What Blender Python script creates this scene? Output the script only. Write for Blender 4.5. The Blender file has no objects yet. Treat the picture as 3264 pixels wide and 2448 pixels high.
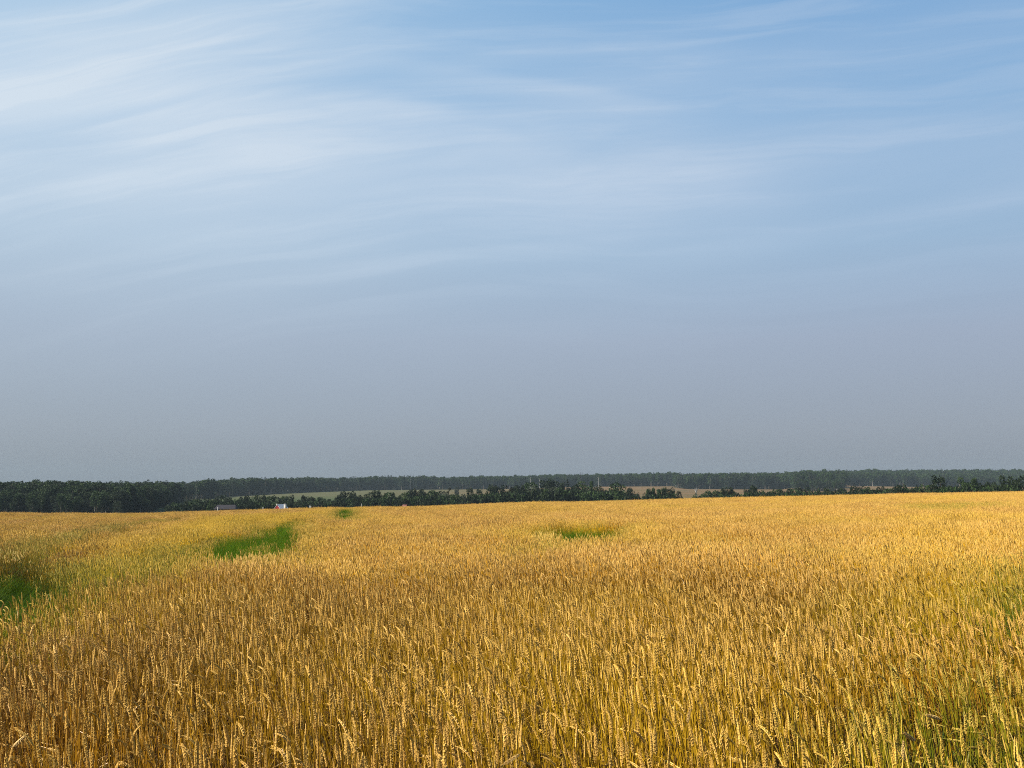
import bpy, math, random
import numpy as np
from mathutils import Vector

SC = bpy.context.scene
COL = SC.collection
R = math.radians
rng = np.random.default_rng(11)
random.seed(5)

# ------------------------------------------------------------------ camera
FPX = 3200.0
CW, CH = 3264, 2448
HOR = 1540.0
PITCH = math.atan((HOR - CH / 2) / FPX)
CAMZ = 2.1
cam = bpy.data.cameras.new('camera')
cam.sensor_fit = 'HORIZONTAL'
cam.sensor_width = 36.0
cam.lens = 36.0 * FPX / CW
cam.clip_start = 0.1
cam.clip_end = 20000
cam_o = bpy.data.objects.new('camera', cam)
COL.objects.link(cam_o)
cam_o.location = (0, 0, CAMZ)
cam_o.rotation_euler = (math.pi / 2 + PITCH, 0, 0)
SC.camera = cam_o

# ------------------------------------------------------------------ sun, sky, exposure
SUN_AZ, SUN_EL = R(-102), R(40)      # azimuth from the view direction (+Y), negative = left
SUN_STRENGTH = 5.0
EXPOSURE = 1.3
SKY_STRENGTH = 0.06
to_sun = Vector((math.cos(SUN_EL) * math.sin(SUN_AZ), math.cos(SUN_EL) * math.cos(SUN_AZ), math.sin(SUN_EL)))
sun = bpy.data.lights.new('sun', 'SUN')
sun.energy = SUN_STRENGTH
sun.angle = R(0.5)
sun.color = (1.0, 0.93, 0.82)
sun_o = bpy.data.objects.new('sun', sun)
COL.objects.link(sun_o)
sun_o.rotation_euler = to_sun.to_track_quat('Z', 'Y').to_euler()
sun_o.location = to_sun * 50

SC.view_settings.view_transform = 'Standard'
SC.view_settings.look = 'None'
SC.view_settings.exposure = EXPOSURE
SC.view_settings.gamma = 1.0
SC.view_settings.use_curve_mapping = False
SC.cycles.use_denoising = False
SC.cycles.filter_width = 1.0
SC.cycles.max_bounces = 6
SC.cycles.diffuse_bounces = 1
SC.cycles.volume_bounces = 0
SC.cycles.transparent_max_bounces = 4


class Nodes:
    """short-hand for building a node tree"""
    def __init__(self, tree):
        self.t = tree
        tree.nodes.clear()

    def new(self, kind, **kw):
        n = self.t.nodes.new(kind)
        for k, v in kw.items():
            setattr(n, k, v)
        return n

    def put(self, sock, v):
        if hasattr(v, 'is_output'):
            self.t.links.new(v, sock)
        elif v is not None:
            sock.default_value = v

    def m(self, op, a, b=None, c=None, clamp=False):
        n = self.new('ShaderNodeMath', operation=op, use_clamp=clamp)
        self.put(n.inputs[0], a)
        if b is not None:
            self.put(n.inputs[1], b)
        if c is not None:
            self.put(n.inputs[2], c)
        return n.outputs[0]

    def mix(self, f, a, b, blend='MIX'):
        n = self.new('ShaderNodeMix', data_type='RGBA', blend_type=blend)
        self.put(n.inputs[0], f)
        self.put(n.inputs[6], a if hasattr(a, 'is_output') or len(a) == 4 else (*a, 1))
        self.put(n.inputs[7], b if hasattr(b, 'is_output') or len(b) == 4 else (*b, 1))
        return n.outputs[2]

    def ss(self, x, lo, hi, a=0.0, b=1.0):
        n = self.new('ShaderNodeMapRange', interpolation_type='SMOOTHSTEP')
        self.put(n.inputs['Value'], x)
        self.put(n.inputs['From Min'], lo)
        self.put(n.inputs['From Max'], hi)
        self.put(n.inputs['To Min'], a)
        self.put(n.inputs['To Max'], b)
        return n.outputs[0]

    def noise(self, vec, scale, detail=3.0, rough=0.5, distort=0.0):
        n = self.new('ShaderNodeTexNoise')
        if vec is not None:
            self.put(n.inputs['Vector'], vec)
        n.inputs['Scale'].default_value = scale
        n.inputs['Detail'].default_value = detail
        n.inputs['Roughness'].default_value = rough
        n.inputs['Distortion'].default_value = distort
        return n.outputs['Fac']

    def xyz(self, x, y, z):
        n = self.new('ShaderNodeCombineXYZ')
        self.put(n.inputs[0], x); self.put(n.inputs[1], y); self.put(n.inputs[2], z)
        return n.outputs[0]


def lin(r, g, b):
    f = lambda c: ((c / 255 + 0.055) / 1.055) ** 2.4 if c > 10 else c / 255 / 12.92
    return (f(r), f(g), f(b))


world = bpy.data.worlds.new('World')
SC.world = world
world.use_nodes = True
W = Nodes(world.node_tree)
sky = W.new('ShaderNodeTexSky', sky_type='NISHITA', sun_disc=False)
sky.sun_elevation = SUN_EL
sky.sun_rotation = SUN_AZ
sky.altitude = 200
sky.air_density = 1.0
sky.dust_density = 1.6
sky.ozone_density = 2.0
geo = W.new('ShaderNodeTexCoord')
sep = W.new('ShaderNodeSeparateXYZ')
W.put(sep.inputs[0], geo.outputs['Generated'])
dx, dy, dz = sep.outputs
az = W.m('MULTIPLY', W.m('ARCTAN2', dx, dy), 180 / math.pi)          # degrees, 0 = +Y
el = W.m('MULTIPLY', W.m('ARCSINE', dz), 180 / math.pi)              # degrees above the horizon
k = 1.0 / SKY_STRENGTH / 2 ** EXPOSURE
sc3 = lambda c: tuple(v * k for v in c)
sunny = W.ss(az, -34, 28, 1.0, 0.0)


def ramp(x, stops):
    """colour by elevation: chained smooth mixes of photo colours"""
    c = None
    for (e0, c0), (e1, c1) in zip(stops[:-1], stops[1:]):
        c = sc3(lin(*c0)) if c is None else c
        n_ = W.new('ShaderNodeMapRange')
        W.put(n_.inputs['Value'], x); n_.inputs['From Min'].default_value = e0; n_.inputs['From Max'].default_value = e1
        c = W.mix(n_.outputs[0], c, sc3(lin(*c1)))
    return c


# summer haze greys the low sky; clear blue above, paler towards the sun
shade = ramp(el, [(0, (134, 143, 157)), (3, (148, 157, 172)), (8, (158, 171, 192)), (13, (154, 183, 211)), (20, (138, 179, 218)), (27, (112, 164, 214)), (60, (70, 124, 194))])
light = ramp(el, [(0, (140, 150, 162)), (3, (154, 165, 179)), (8, (168, 183, 201)), (13, (178, 200, 220)), (20, (174, 204, 231)), (27, (154, 195, 228)), (60, (90, 145, 208))])
base = W.mix(0.92, sky.outputs[0], W.mix(sunny, shade, light))
# high thin cirrus: curved streaks fanning from the left, broken up by noise
warp = W.noise(W.xyz(W.m('MULTIPLY', az, 0.035), W.m('MULTIPLY', el, 0.10), 0.3), 1.0, 3, 0.5)
wz = W.m('MULTIPLY', W.m('SUBTRACT', warp, 0.5), 5.0)
elw = W.m('ADD', el, wz)
ra = W.m('ADD', W.m('MULTIPLY', az, 0.045), W.m('MULTIPLY', el, 0.02))
rb = W.m('SUBTRACT', W.m('MULTIPLY', elw, 0.30), W.m('MULTIPLY', az, 0.045))
fine = W.noise(W.xyz(ra, rb, 1.7), 1.0, 5, 0.52)
azn = W.m('MINIMUM', az, 0.0)
bow = W.m('ADD', el, W.m('MULTIPLY', W.m('MULTIPLY', azn, azn), 0.0075))
bow = W.m('ADD', bow, W.m('MULTIPLY', wz, 0.7))
fib = W.noise(W.xyz(W.m('MULTIPLY', az, 0.055), W.m('MULTIPLY', bow, 0.75), 7.3), 1.0, 6, 0.58, 0.35)
fib2 = W.noise(W.xyz(W.m('MULTIPLY', az, 0.14), W.m('MULTIPLY', bow, 2.2), 2.9), 1.0, 5, 0.6, 0.2)
broad = W.noise(W.xyz(W.m('MULTIPLY', az, 0.03), W.m('MULTIPLY', el, 0.075), 4.4), 1.0, 3, 0.5)


def streak(a0, e0, slope, curve, w_up, w_dn, z0, z1, amp):
    """a band el = e0 + slope*(az-a0) + curve*(az-a0)^2, soft above and below, faded outside z0..z1"""
    da = W.m('SUBTRACT', az, a0)
    line = W.m('ADD', e0, W.m('ADD', W.m('MULTIPLY', da, slope), W.m('MULTIPLY', W.m('MULTIPLY', da, da), curve)))
    d = W.m('SUBTRACT', W.m('ADD', el, W.m('MULTIPLY', wz, 0.20)), line)
    up = W.ss(d, 0.0, w_up, 1.0, 0.0)
    dn = W.ss(d, -w_dn, 0.0, 0.0, 1.0)
    win = W.m('MULTIPLY', W.ss(az, z0, z0 + 9), W.ss(az, z1 - 9, z1, 1.0, 0.0))
    return W.m('MULTIPLY', W.m('MULTIPLY', W.m('MULTIPLY', up, dn), win), amp)


STREAKS = [
    (-20, 23.4, 0.38, -0.003, 4.2, 3.6, -46, -2, 0.58),
    (-12, 22.4, 0.20, -0.004, 1.8, 0.9, -32, -2, 0.34),
    (-10, 21.0, 0.03, -0.022, 1.0, 1.3, -25, 3, 0.28),
    (0, 23.8, 0.12, -0.010, 0.7, 0.9, -9, 15, 0.26),
    (-4, 22.8, -0.11, -0.004, 0.7, 1.7, -10, 13, 0.36),
    (-24, 16.5, 0.10, -0.003, 4.5, 6.0, -60, 20, 0.42),
    (10, 18.0, -0.05, 0.000, 3.5, 4.0, -26, 50, 0.34),
    (18, 13.9, 0.10, -0.002, 0.8, 1.3, 4, 36, 0.22),
    (-2, 13.1, 0.10, -0.002, 0.6, 1.2, -17, 12, 0.22),
    (20, 22.5, 0.06, 0.002, 3.0, 3.0, -4, 50, 0.20),
]
cloud = None
for s in STREAKS:
    v = streak(*s)
    cloud = v if cloud is None else W.m('ADD', cloud, v)
cloud = W.m('MULTIPLY', cloud, W.ss(fine, 0.25, 0.62, 0.55, 1.1))
cloud = W.m('MULTIPLY', cloud, W.ss(W.m('ADD', fib, W.m('MULTIPLY', fib2, 0.5)), 0.5, 1.0, 0.86, 1.12))
cloud = W.m('ADD', cloud, W.m('MULTIPLY', W.m('MULTIPLY', W.ss(fib, 0.42, 0.72), W.ss(fib2, 0.2, 0.8, 0.75, 1.0)), W.ss(broad, 0.25, 0.65, 0.16, 0.38)))
cloud = W.m('ADD', cloud, W.m('MULTIPLY', W.ss(broad, 0.35, 0.7), W.ss(az, -35, 25, 0.30, 0.14)))
cloud = W.m('MULTIPLY', W.m('MULTIPLY', cloud, 0.85), W.ss(el, 4, 17), clamp=True)
cloud_c = W.mix(sunny, sc3(lin(182, 202, 226)), sc3(lin(214, 227, 239)))
skyc = W.mix(W.m('MINIMUM', cloud, 0.95), base, cloud_c)
bg = W.new('ShaderNodeBackground')
W.put(bg.inputs[0], skyc)
bg.inputs[1].default_value = SKY_STRENGTH
wo = W.new('ShaderNodeOutputWorld')
W.put(wo.inputs[0], bg.outputs[0])


# ------------------------------------------------------------------ helpers
def tag(o, label=None, cat=None, group=None, kind=None):
    if label: o['label'] = label
    if cat: o['category'] = cat
    if group: o['group'] = group
    if kind: o['kind'] = kind
    return o


def link(o, parent=None):
    COL.objects.link(o)
    if parent is not None:
        o.parent = parent
    return o


def empty(name, loc, rz=0.0, scale=(1, 1, 1)):
    o = bpy.data.objects.new(name, None)
    o.empty_display_size = 0.3
    COL.objects.link(o)
    o.location = loc
    o.rotation_euler = (0, 0, rz)
    o.scale = scale
    return o


class MB:
    """collects vertices and faces for ONE mesh"""
    def __init__(self):
        self.v, self.f, self.mi = [], [], []

    def add(self, verts, faces, mat=0):
        n = len(self.v)
        self.v.extend([tuple(map(float, p)) for p in verts])
        for q in faces:
            self.f.append(tuple(n + i for i in q))
            self.mi.append(mat)

    def tube(self, pts, radii, sides=3, mat=0, cap=True):
        pts = [Vector(p) for p in pts]
        n0 = len(pts)
        verts, faces = [], []
        for i, p in enumerate(pts):
            t = (pts[min(i + 1, n0 - 1)] - pts[max(i - 1, 0)]).normalized()
            a = t.cross(Vector((0, 1, 0)))
            if a.length < 0.1:
                a = t.cross(Vector((1, 0, 0)))
            a.normalize()
            b = t.cross(a)
            for s in range(sides):
                w = 2 * math.pi * s / sides
                verts.append(p + (a * math.cos(w) + b * math.sin(w)) * radii[i])
        for i in range(n0 - 1):
            for s in range(sides):
                s2 = (s + 1) % sides
                faces.append((i * sides + s, i * sides + s2, (i + 1) * sides + s2, (i + 1) * sides + s))
        if cap:
            faces.append(tuple(range(sides))[::-1])
            faces.append(tuple((n0 - 1) * sides + s for s in range(sides)))
        self.add(verts, faces, mat)

    def ribbon(self, pts, widths, side, mat=0):
        verts, faces = [], []
        for p, w in zip(pts, widths):
            p = Vector(p)
            verts += [p - side * w, p + side * w]
        for i in range(len(pts) - 1):
            faces.append((2 * i, 2 * i + 1, 2 * i + 3, 2 * i + 2))
        self.add(verts, faces, mat)

    def box(self, c, s, mat=0, rz=0.0):
        cx, cy, cz = c
        hx, hy, hz = s[0] / 2, s[1] / 2, s[2] / 2
        cs, sn = math.cos(rz), math.sin(rz)
        vs = []
        for z in (-hz, hz):
            for x, y in ((-hx, -hy), (hx, -hy), (hx, hy), (-hx, hy)):
                vs.append((cx + x * cs - y * sn, cy + x * sn + y * cs, cz + z))
        self.add(vs, [(3, 2, 1, 0), (4, 5, 6, 7), (0, 1, 5, 4), (1, 2, 6, 5), (2, 3, 7, 6), (3, 0, 4, 7)], mat)

    def mesh(self, name, mats, smooth=False):
        me = bpy.data.meshes.new(name)
        me.from_pydata(self.v, [], self.f)
        for m in mats:
            me.materials.append(m)
        me.polygons.foreach_set('material_index', self.mi)
        if smooth:
            me.polygons.foreach_set('use_smooth', [True] * len(self.f))
        me.update()
        return me


def obj(name, me, parent=None):
    return link(bpy.data.objects.new(name, me), parent)


# photo pixel -> ray, in world space (used only to read real positions off the photograph)
FW = Vector((0, math.cos(PITCH), math.sin(PITCH)))
UP = Vector((0, -math.sin(PITCH), math.cos(PITCH)))


def ray(px, py):
    return FW + Vector((1, 0, 0)) * ((px - CW / 2) / FPX) + UP * (-(py - CH / 2) / FPX)


def at_depth(px, py, d):
    r = ray(px, py)
    return Vector((0, 0, CAMZ)) + r * (d / r.y)


PXU = lambda px: (px - CW / 2) / FPX      # lateral slope x/y near the horizon

# ------------------------------------------------------------------ terrain
STRAW = 0.90
SX, SY = 0.02053, -0.00766
K_PX = np.array([0, 200, 450, 600, 780, 900, 1130, 1200, 1350, 1500, 1640, 1900, 2200, 2564, 2900, 3264.])
K_YC = np.array([1629, 1630, 1631, 1626, 1621, 1618, 1611, 1610, 1609, 1602, 1597, 1593, 1585, 1577, 1569, 1562.]) + 5.0
K_RES = -(K_YC - (1630 - 67 * K_PX / 3264)) / FPX
KU = (K_PX - CW / 2) / FPX
V_U = (np.array([-700, 0, 600, 1300, 2000, 2600, 3264, 4200.]) - CW / 2) / FPX
V_Z = np.array([-14, -13.5, -12, -10.8, -9.5, -8.0, -7.0, -7.0])
F_PX = np.array([-900, 400, 480, 560, 640, 760, 950, 1200, 1600, 1900, 2146, 2156, 2450, 2520, 2540, 2680, 2700, 3264, 4200.])
F_Y = np.array([450, 440, 480, 620, 850, 1000, 1200, 1400, 1450, 1500, 1500, 1300, 1300, 1300, 1050, 1050, 1500, 1500, 1500.])
F_B = np.array([1640, 1640, 1630, 1610, 1592, 1581, 1571, 1562, 1559, 1551, 1550, 1559, 1560, 1560, 1566, 1566, 1549, 1556, 1556.])
FU = (F_PX - CW / 2) / FPX
F_Z = CAMZ - (F_B - HOR) / FPX * F_Y
H_U = (np.array([-900, 1500, 2000, 2600, 3000, 3264, 4200.]) - CW / 2) / FPX
H_Z = np.array([0, 0, 2, 7, 13, 16, 16.])


def smax(a, b, w):
    h = np.clip(0.5 + 0.5 * (a - b) / w, 0, 1)
    return b * (1 - h) + a * h + w * h * (1 - h)


def sstep(x, a, b):
    t = np.clip((x - a) / (b - a), 0, 1)
    return t * t * (3 - 2 * t)


def ground(x, y):
    x = np.asarray(x, float); y = np.asarray(y, float)
    yy = np.maximum(y, 1e-3)
    u = np.clip(x / yy, -1.2, 1.2)
    res = np.interp(u, KU, K_RES) * np.maximum(y, 0) * sstep(y, 5, 60)
    und = 0.035 * np.sin(x * 0.21 + 0.6) * np.sin(y * 0.17 + 1.1) + 0.025 * np.sin(x * 0.5 + y * 0.33)
    zp = SX * np.clip(x, -200, 200) + SY * np.clip(y, -200, 260) + res * np.clip(160 / np.maximum(y, 160), 0, 1) + und * sstep(y, 4, 12)
    z = zp - 0.0003 * np.maximum(y - 100, 0) ** 2
    zv = np.interp(u, V_U, V_Z)
    z = np.where(y > 100, smax(z, zv + 0 * z, 3.0), z)
    fy = np.interp(u, FU, F_Y); fz = np.interp(u, FU, F_Z)
    a0 = np.minimum(600.0, fy * 0.85)
    t = np.clip((y - a0) / (fy - a0), 0, 1)
    z = np.where(y > a0, zv + (fz - zv) * (0.35 * t + 0.65 * t * t * (3 - 2 * t)), z)
    z = z + np.interp(u, H_U, H_Z) * sstep(y, fy + 20, fy + 420)
    return z


def gz(x, y):
    return float(ground(np.array([x]), np.array([y]))[0])


def on_ears(px, py, h=STRAW):
    """the point of the wheat's top surface seen at a photo pixel"""
    r = ray(px, py)
    lo, hi = 1.0, 400.0
    f = lambda d: CAMZ + r.z / r.y * d - (gz(r.x / r.y * d, d) + h)
    prev = 1.0
    for d in np.geomspace(1.5, 130, 400):
        if f(d) < 0:
            lo, hi = prev, d
            for _ in range(30):
                mid = (lo + hi) / 2
                if f(mid) < 0: hi = mid
                else: lo = mid
            return (r.x / r.y * hi, hi)
        prev = d
    return (r.x / r.y * 118, 118.0)


# ------------------------------------------------------------------ materials
def material(name):
    m = bpy.data.materials.new(name)
    m.use_nodes = True
    return m, Nodes(m.node_tree)


def finish(n, col, rough=0.7, spec=0.3, transl=0.0, tcol=None, bump=None):
    p = n.new('ShaderNodeBsdfPrincipled')
    n.put(p.inputs['Base Color'], col)
    n.put(p.inputs['Roughness'], rough)
    p.inputs['Specular IOR Level'].default_value = spec
    if bump is not None:
        b = n.new('ShaderNodeBump')
        b.inputs['Strength'].default_value = 0.5
        n.put(b.inputs['Height'], bump)
        n.put(p.inputs['Normal'], b.outputs[0])
    out = n.new('ShaderNodeOutputMaterial')
    if transl > 0:
        t = n.new('ShaderNodeBsdfTranslucent')
        n.put(t.inputs[0], tcol if tcol is not None else col)
        mx = n.new('ShaderNodeMixShader')
        mx.inputs[0].default_value = transl
        n.put(mx.inputs[1], p.outputs[0]); n.put(mx.inputs[2], t.outputs[0])
        n.put(out.inputs[0], mx.outputs[0])
    else:
        n.put(out.inputs[0], p.outputs[0])


def wheat_mat(name, ripe_a, ripe_b, yellow, green, transl, rough, spec, withered=None, shade_share=0.0):
    m, n = material(name)
    g = n.new('ShaderNodeAttribute', attribute_type='INSTANCER', attribute_name='green').outputs['Fac']
    yl = n.new('ShaderNodeAttribute', attribute_type='INSTANCER', attribute_name='yellow').outputs['Fac']
    rd = n.new('ShaderNodeAttribute', attribute_type='INSTANCER', attribute_name='rnd').outputs['Fac']
    pos = n.new('ShaderNodeNewGeometry').outputs['Position']
    isl = n.new('ShaderNodeNewGeometry').outputs['Random Per Island']
    big = n.noise(pos, 0.22, 3, 0.55)
    sml = n.noise(pos, 3.2, 2, 0.6)
    f = n.m('ADD', n.m('MULTIPLY', isl, 0.45), n.m('MULTIPLY', n.m('ADD', rd, sml), 0.28), clamp=True)
    c = n.mix(f, ripe_a, ripe_b)
    if withered is not None:
        c = n.mix(n.m('MULTIPLY', n.ss(n.m('FRACT', n.m('MULTIPLY', isl, 7.31)), shade_share + 0.12, shade_share - 0.12), 0.92), c, withered)  # random share of withered dark brown pieces, coloured to imitate shade in the gaps
    c = n.mix(n.m('MULTIPLY', n.ss(big, 0.42, 0.66), 0.5), c, yellow)
    c = n.mix(n.m('MULTIPLY', n.ss(n.noise(pos, 0.45, 3, 0.6), 0.52, 0.72), 0.5), c, ripe_a)
    c = n.mix(yl, c, yellow)
    gg = n.m('ADD', g, n.m('MULTIPLY', n.m('SUBTRACT', n.m('ADD', isl, sml), 1.0), 0.5))
    gg = n.m('MULTIPLY', n.ss(gg, 0.15, 0.85), n.ss(g, 0.0, 0.12), clamp=True)
    c = n.mix(gg, c, green)
    finish(n, c, rough, spec, transl)
    return m


M_EAR = wheat_mat('wheat_ear', (0.38, 0.192, 0.035), (0.74, 0.455, 0.120), (0.58, 0.365, 0.044), (0.30, 0.235, 0.030), 0.08, 0.6, 0.25, (0.22, 0.092, 0.018), 0.09)
M_STEM = wheat_mat('wheat_stem', (0.42, 0.135, 0.003), (0.78, 0.405, 0.010), (0.64, 0.395, 0.009), (0.070, 0.115, 0.004), 0.08, 0.45, 0.4, (0.055, 0.018, 0.002), 0.34)
M_LEAF = wheat_mat('wheat_leaf', (0.22, 0.068, 0.005), (0.46, 0.25, 0.012), (0.42, 0.31, 0.012), (0.030, 0.080, 0.004), 0.25, 0.6, 0.3, (0.060, 0.020, 0.002), 0.40)

M_DEAD = wheat_mat('dead_leaf', (0.045, 0.018, 0.003), (0.11, 0.045, 0.006), (0.10, 0.055, 0.006), (0.018, 0.035, 0.003), 0.10, 0.75, 0.15)  # dead leaves in dark brown, added low to darken gaps between stalks

m, n = material('grass_blade')
isl = n.new('ShaderNodeNewGeometry').outputs['Random Per Island']
rd = n.new('ShaderNodeAttribute', attribute_type='INSTANCER', attribute_name='rnd').outputs['Fac']
yl = n.new('ShaderNodeAttribute', attribute_type='INSTANCER', attribute_name='yellow').outputs['Fac']
c = n.mix(n.m('ADD', n.m('MULTIPLY', isl, 0.6), n.m('MULTIPLY', rd, 0.4)), (0.010, 0.052, 0.002), (0.064, 0.190, 0.007))
c = n.mix(n.m('MULTIPLY', yl, isl), c, (0.30, 0.25, 0.016))
dp = n.new('ShaderNodeAttribute', attribute_type='INSTANCER', attribute_name='low_shade').outputs['Fac']
c = n.mix(dp, c, n.mix(isl, (0.004, 0.013, 0.001), (0.020, 0.034, 0.003)))  # weeds low in the gaps mixed to near black, standing in for shade
finish(n, c, 0.7, 0.04, 0.25)
M_GRASS = m

m, n = material('ground_soil')
pos = n.new('ShaderNodeNewGeometry').outputs['Position']
sp = n.new('ShaderNodeSeparateXYZ'); n.put(sp.inputs[0], pos)
soil = n.mix(n.noise(pos, 6.0, 4, 0.6), (0.022, 0.013, 0.006), (0.050, 0.031, 0.013))
# far side of the valley: mown strips and meadow
mp = n.new('ShaderNodeMapping'); n.put(mp.inputs[0], pos)
mp.inputs['Scale'].default_value = (0.004, 0.022, 0.0); mp.inputs['Rotation'].default_value = (0, 0, R(7))
bands = n.noise(mp.outputs[0], 1.0, 3, 0.55)
spots = n.noise(pos, 0.05, 4, 0.6)
tanf = n.ss(sp.outputs[0], -180, 120)
tanc = n.mix(spots, (0.088, 0.050, 0.020), (0.125, 0.076, 0.032))
grnc = n.mix(spots, (0.040, 0.044, 0.015), (0.074, 0.066, 0.026))
far = n.mix(tanf, grnc, tanc)
far = n.mix(n.m('MULTIPLY', n.ss(bands, 0.45, 0.65), 0.55), far, (0.040, 0.048, 0.015))
far = n.mix(n.m('MULTIPLY', n.ss(sp.outputs[1], 1000, 700), n.ss(tanf, 0.9, 0.3, 0.35, 0.9)), far, (0.026, 0.042, 0.010))
cc = n.mix(n.ss(sp.outputs[1], 135, 180), soil, far)
finish(n, cc, 0.95, 0.1, bump=n.noise(pos, 9.0, 4, 0.6))
M_SOIL = m


def leafy(name, dark, mid, light):
    m, n = material(name)
    isl = n.new('ShaderNodeNewGeometry').outputs['Random Per Island']
    oi = n.new('ShaderNodeObjectInfo').outputs['Random']
    pos = n.new('ShaderNodeNewGeometry').outputs['Position']
    ns = n.noise(pos, 0.35, 2, 0.5)
    f = n.m('ADD', n.m('MULTIPLY', isl, 0.5), n.m('MULTIPLY', ns, 0.5))
    c = n.mix(f, dark, mid)
    c = n.mix(n.m('MULTIPLY', n.ss(oi, 0.3, 1.0), 0.45), c, light)
    finish(n, c, 0.7, 0.15, 0.15)
    return m


M_DARK = leafy('foliage_dark', (0.005, 0.010, 0.002), (0.010, 0.020, 0.004), (0.017, 0.029, 0.006))
M_MID = leafy('foliage_mid', (0.012, 0.028, 0.005), (0.024, 0.045, 0.009), (0.034, 0.052, 0.012))
M_GREY = leafy('foliage_grey', (0.026, 0.034, 0.020), (0.046, 0.054, 0.032), (0.050, 0.056, 0.034))
M_BROWN = leafy('foliage_brown', (0.020, 0.019, 0.006), (0.034, 0.031, 0.010), (0.040, 0.036, 0.013))
M_NEEDLE = leafy('foliage_needle', (0.006, 0.013, 0.005), (0.012, 0.023, 0.009), (0.016, 0.028, 0.011))


def simple(name, a, b, scale, rough=0.8, spec=0.2, stretch=None):
    m, n = material(name)
    tc = n.new('ShaderNodeTexCoord').outputs['Object']
    if stretch:
        mp = n.new('ShaderNodeMapping'); n.put(mp.inputs[0], tc); mp.inputs['Scale'].default_value = stretch
        tc = mp.outputs[0]
    f = n.noise(tc, scale, 4, 0.6)
    finish(n, n.mix(n.ss(f, 0.3, 0.7), a, b), rough, spec)
    return m


M_BARK = simple('bark', (0.05, 0.038, 0.028), (0.11, 0.085, 0.062), 3.0)
M_BIRCH = simple('birch_bark', (0.12, 0.10, 0.08), (0.40, 0.37, 0.32), 2.0, stretch=(1, 1, 2.5))
M_ROOFGREY = simple('slate_roof', (0.012, 0.0105, 0.013), (0.020, 0.0175, 0.021), 1.2)
M_ROOFWHITE = simple('white_metal_roof', (0.50, 0.48, 0.46), (0.60, 0.58, 0.55), 0.6, 0.6, 0.3)
M_REDWALL = simple('red_painted_boards', (0.12, 0.004, 0.008), (0.17, 0.008, 0.013), 1.5, stretch=(6, 6, 0.6))
M_PINKWALL = simple('pale_plaster', (0.10, 0.07, 0.07), (0.14, 0.10, 0.10), 1.0)
M_WHITE = simple('white_paint', (0.36, 0.34, 0.31), (0.48, 0.46, 0.42), 2.0)
M_RUST = simple('rusty_roof', (0.08, 0.030, 0.024), (0.12, 0.05, 0.038), 1.2)
M_DKMETAL = simple('dark_metal', (0.028, 0.030, 0.034), (0.05, 0.052, 0.056), 2.0, 0.5, 0.4)
M_CONCRETE = simple('pale_concrete', (0.26, 0.25, 0.23), (0.36, 0.35, 0.33), 0.8)
M_GLASS = simple('window_glass', (0.02, 0.025, 0.03), (0.035, 0.04, 0.045), 1.0, 0.1, 0.6)

# ------------------------------------------------------------------ ground sheet (one polar sheet to the horizon)
NR, NA = 210, 360
rad = np.concatenate([[0.0], np.geomspace(0.6, 3200, NR)])
angs = np.linspace(0, 2 * math.pi, NA, endpoint=False)
gx = (rad[1:, None] * np.sin(angs)[None, :]).ravel()
gy = (rad[1:, None] * np.cos(angs)[None, :]).ravel()
verts = np.column_stack([gx, gy, ground(gx, gy)])
verts = np.vstack([verts, [[0, 0, gz(0, 0)]]])
faces = []
for i in range(NR - 1):
    for j in range(NA):
        j2 = (j + 1) % NA
        faces.append((i * NA + j, (i + 1) * NA + j, (i + 1) * NA + j2, i * NA + j2))
for j in range(NA):
    faces.append((NR * NA, j, (j + 1) % NA))
me = bpy.data.meshes.new('ground')
me.from_pydata(verts.tolist(), [], faces)
me.materials.append(M_SOIL)
me.polygons.foreach_set('use_smooth', [True] * len(faces))
me.update()
if me.polygons[0].normal.z < 0:
    me.flip_normals()
tag(obj('ground', me), 'gently rolling farmland falling into a valley with pale meadows beyond', 'ground', kind='structure')


# ------------------------------------------------------------------ wheat plants
def spikelet(mb, c, ax, out, ln, w, th, mat):
    side = ax.cross(out).normalized()
    c = Vector(c)
    vs = [c - ax * ln * 0.45, c + ax * ln * 0.55,
          c + out * th - ax * ln * .08, c + side * w - ax * ln * .08, c - out * th * .7, c - side * w - ax * ln * .08]
    mb.add(vs, [(0, 3, 2), (0, 4, 3), (0, 5, 4), (0, 2, 5), (1, 2, 3), (1, 3, 4), (1, 4, 5), (1, 5, 2)], mat)


def stem_path(h, lean, power, segs, yaw=0.0, wig=0.0):
    pts = []
    for i in range(segs + 1):
        t = i / segs
        o = lean * t ** power
        z = h * (t - 0.25 * (lean / h) ** 2 * t ** 2)
        pts.append(Vector((-o * math.cos(yaw) + wig * math.sin(t * 5), -o * math.sin(yaw) + wig * math.cos(t * 4), z)))
    return pts


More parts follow.
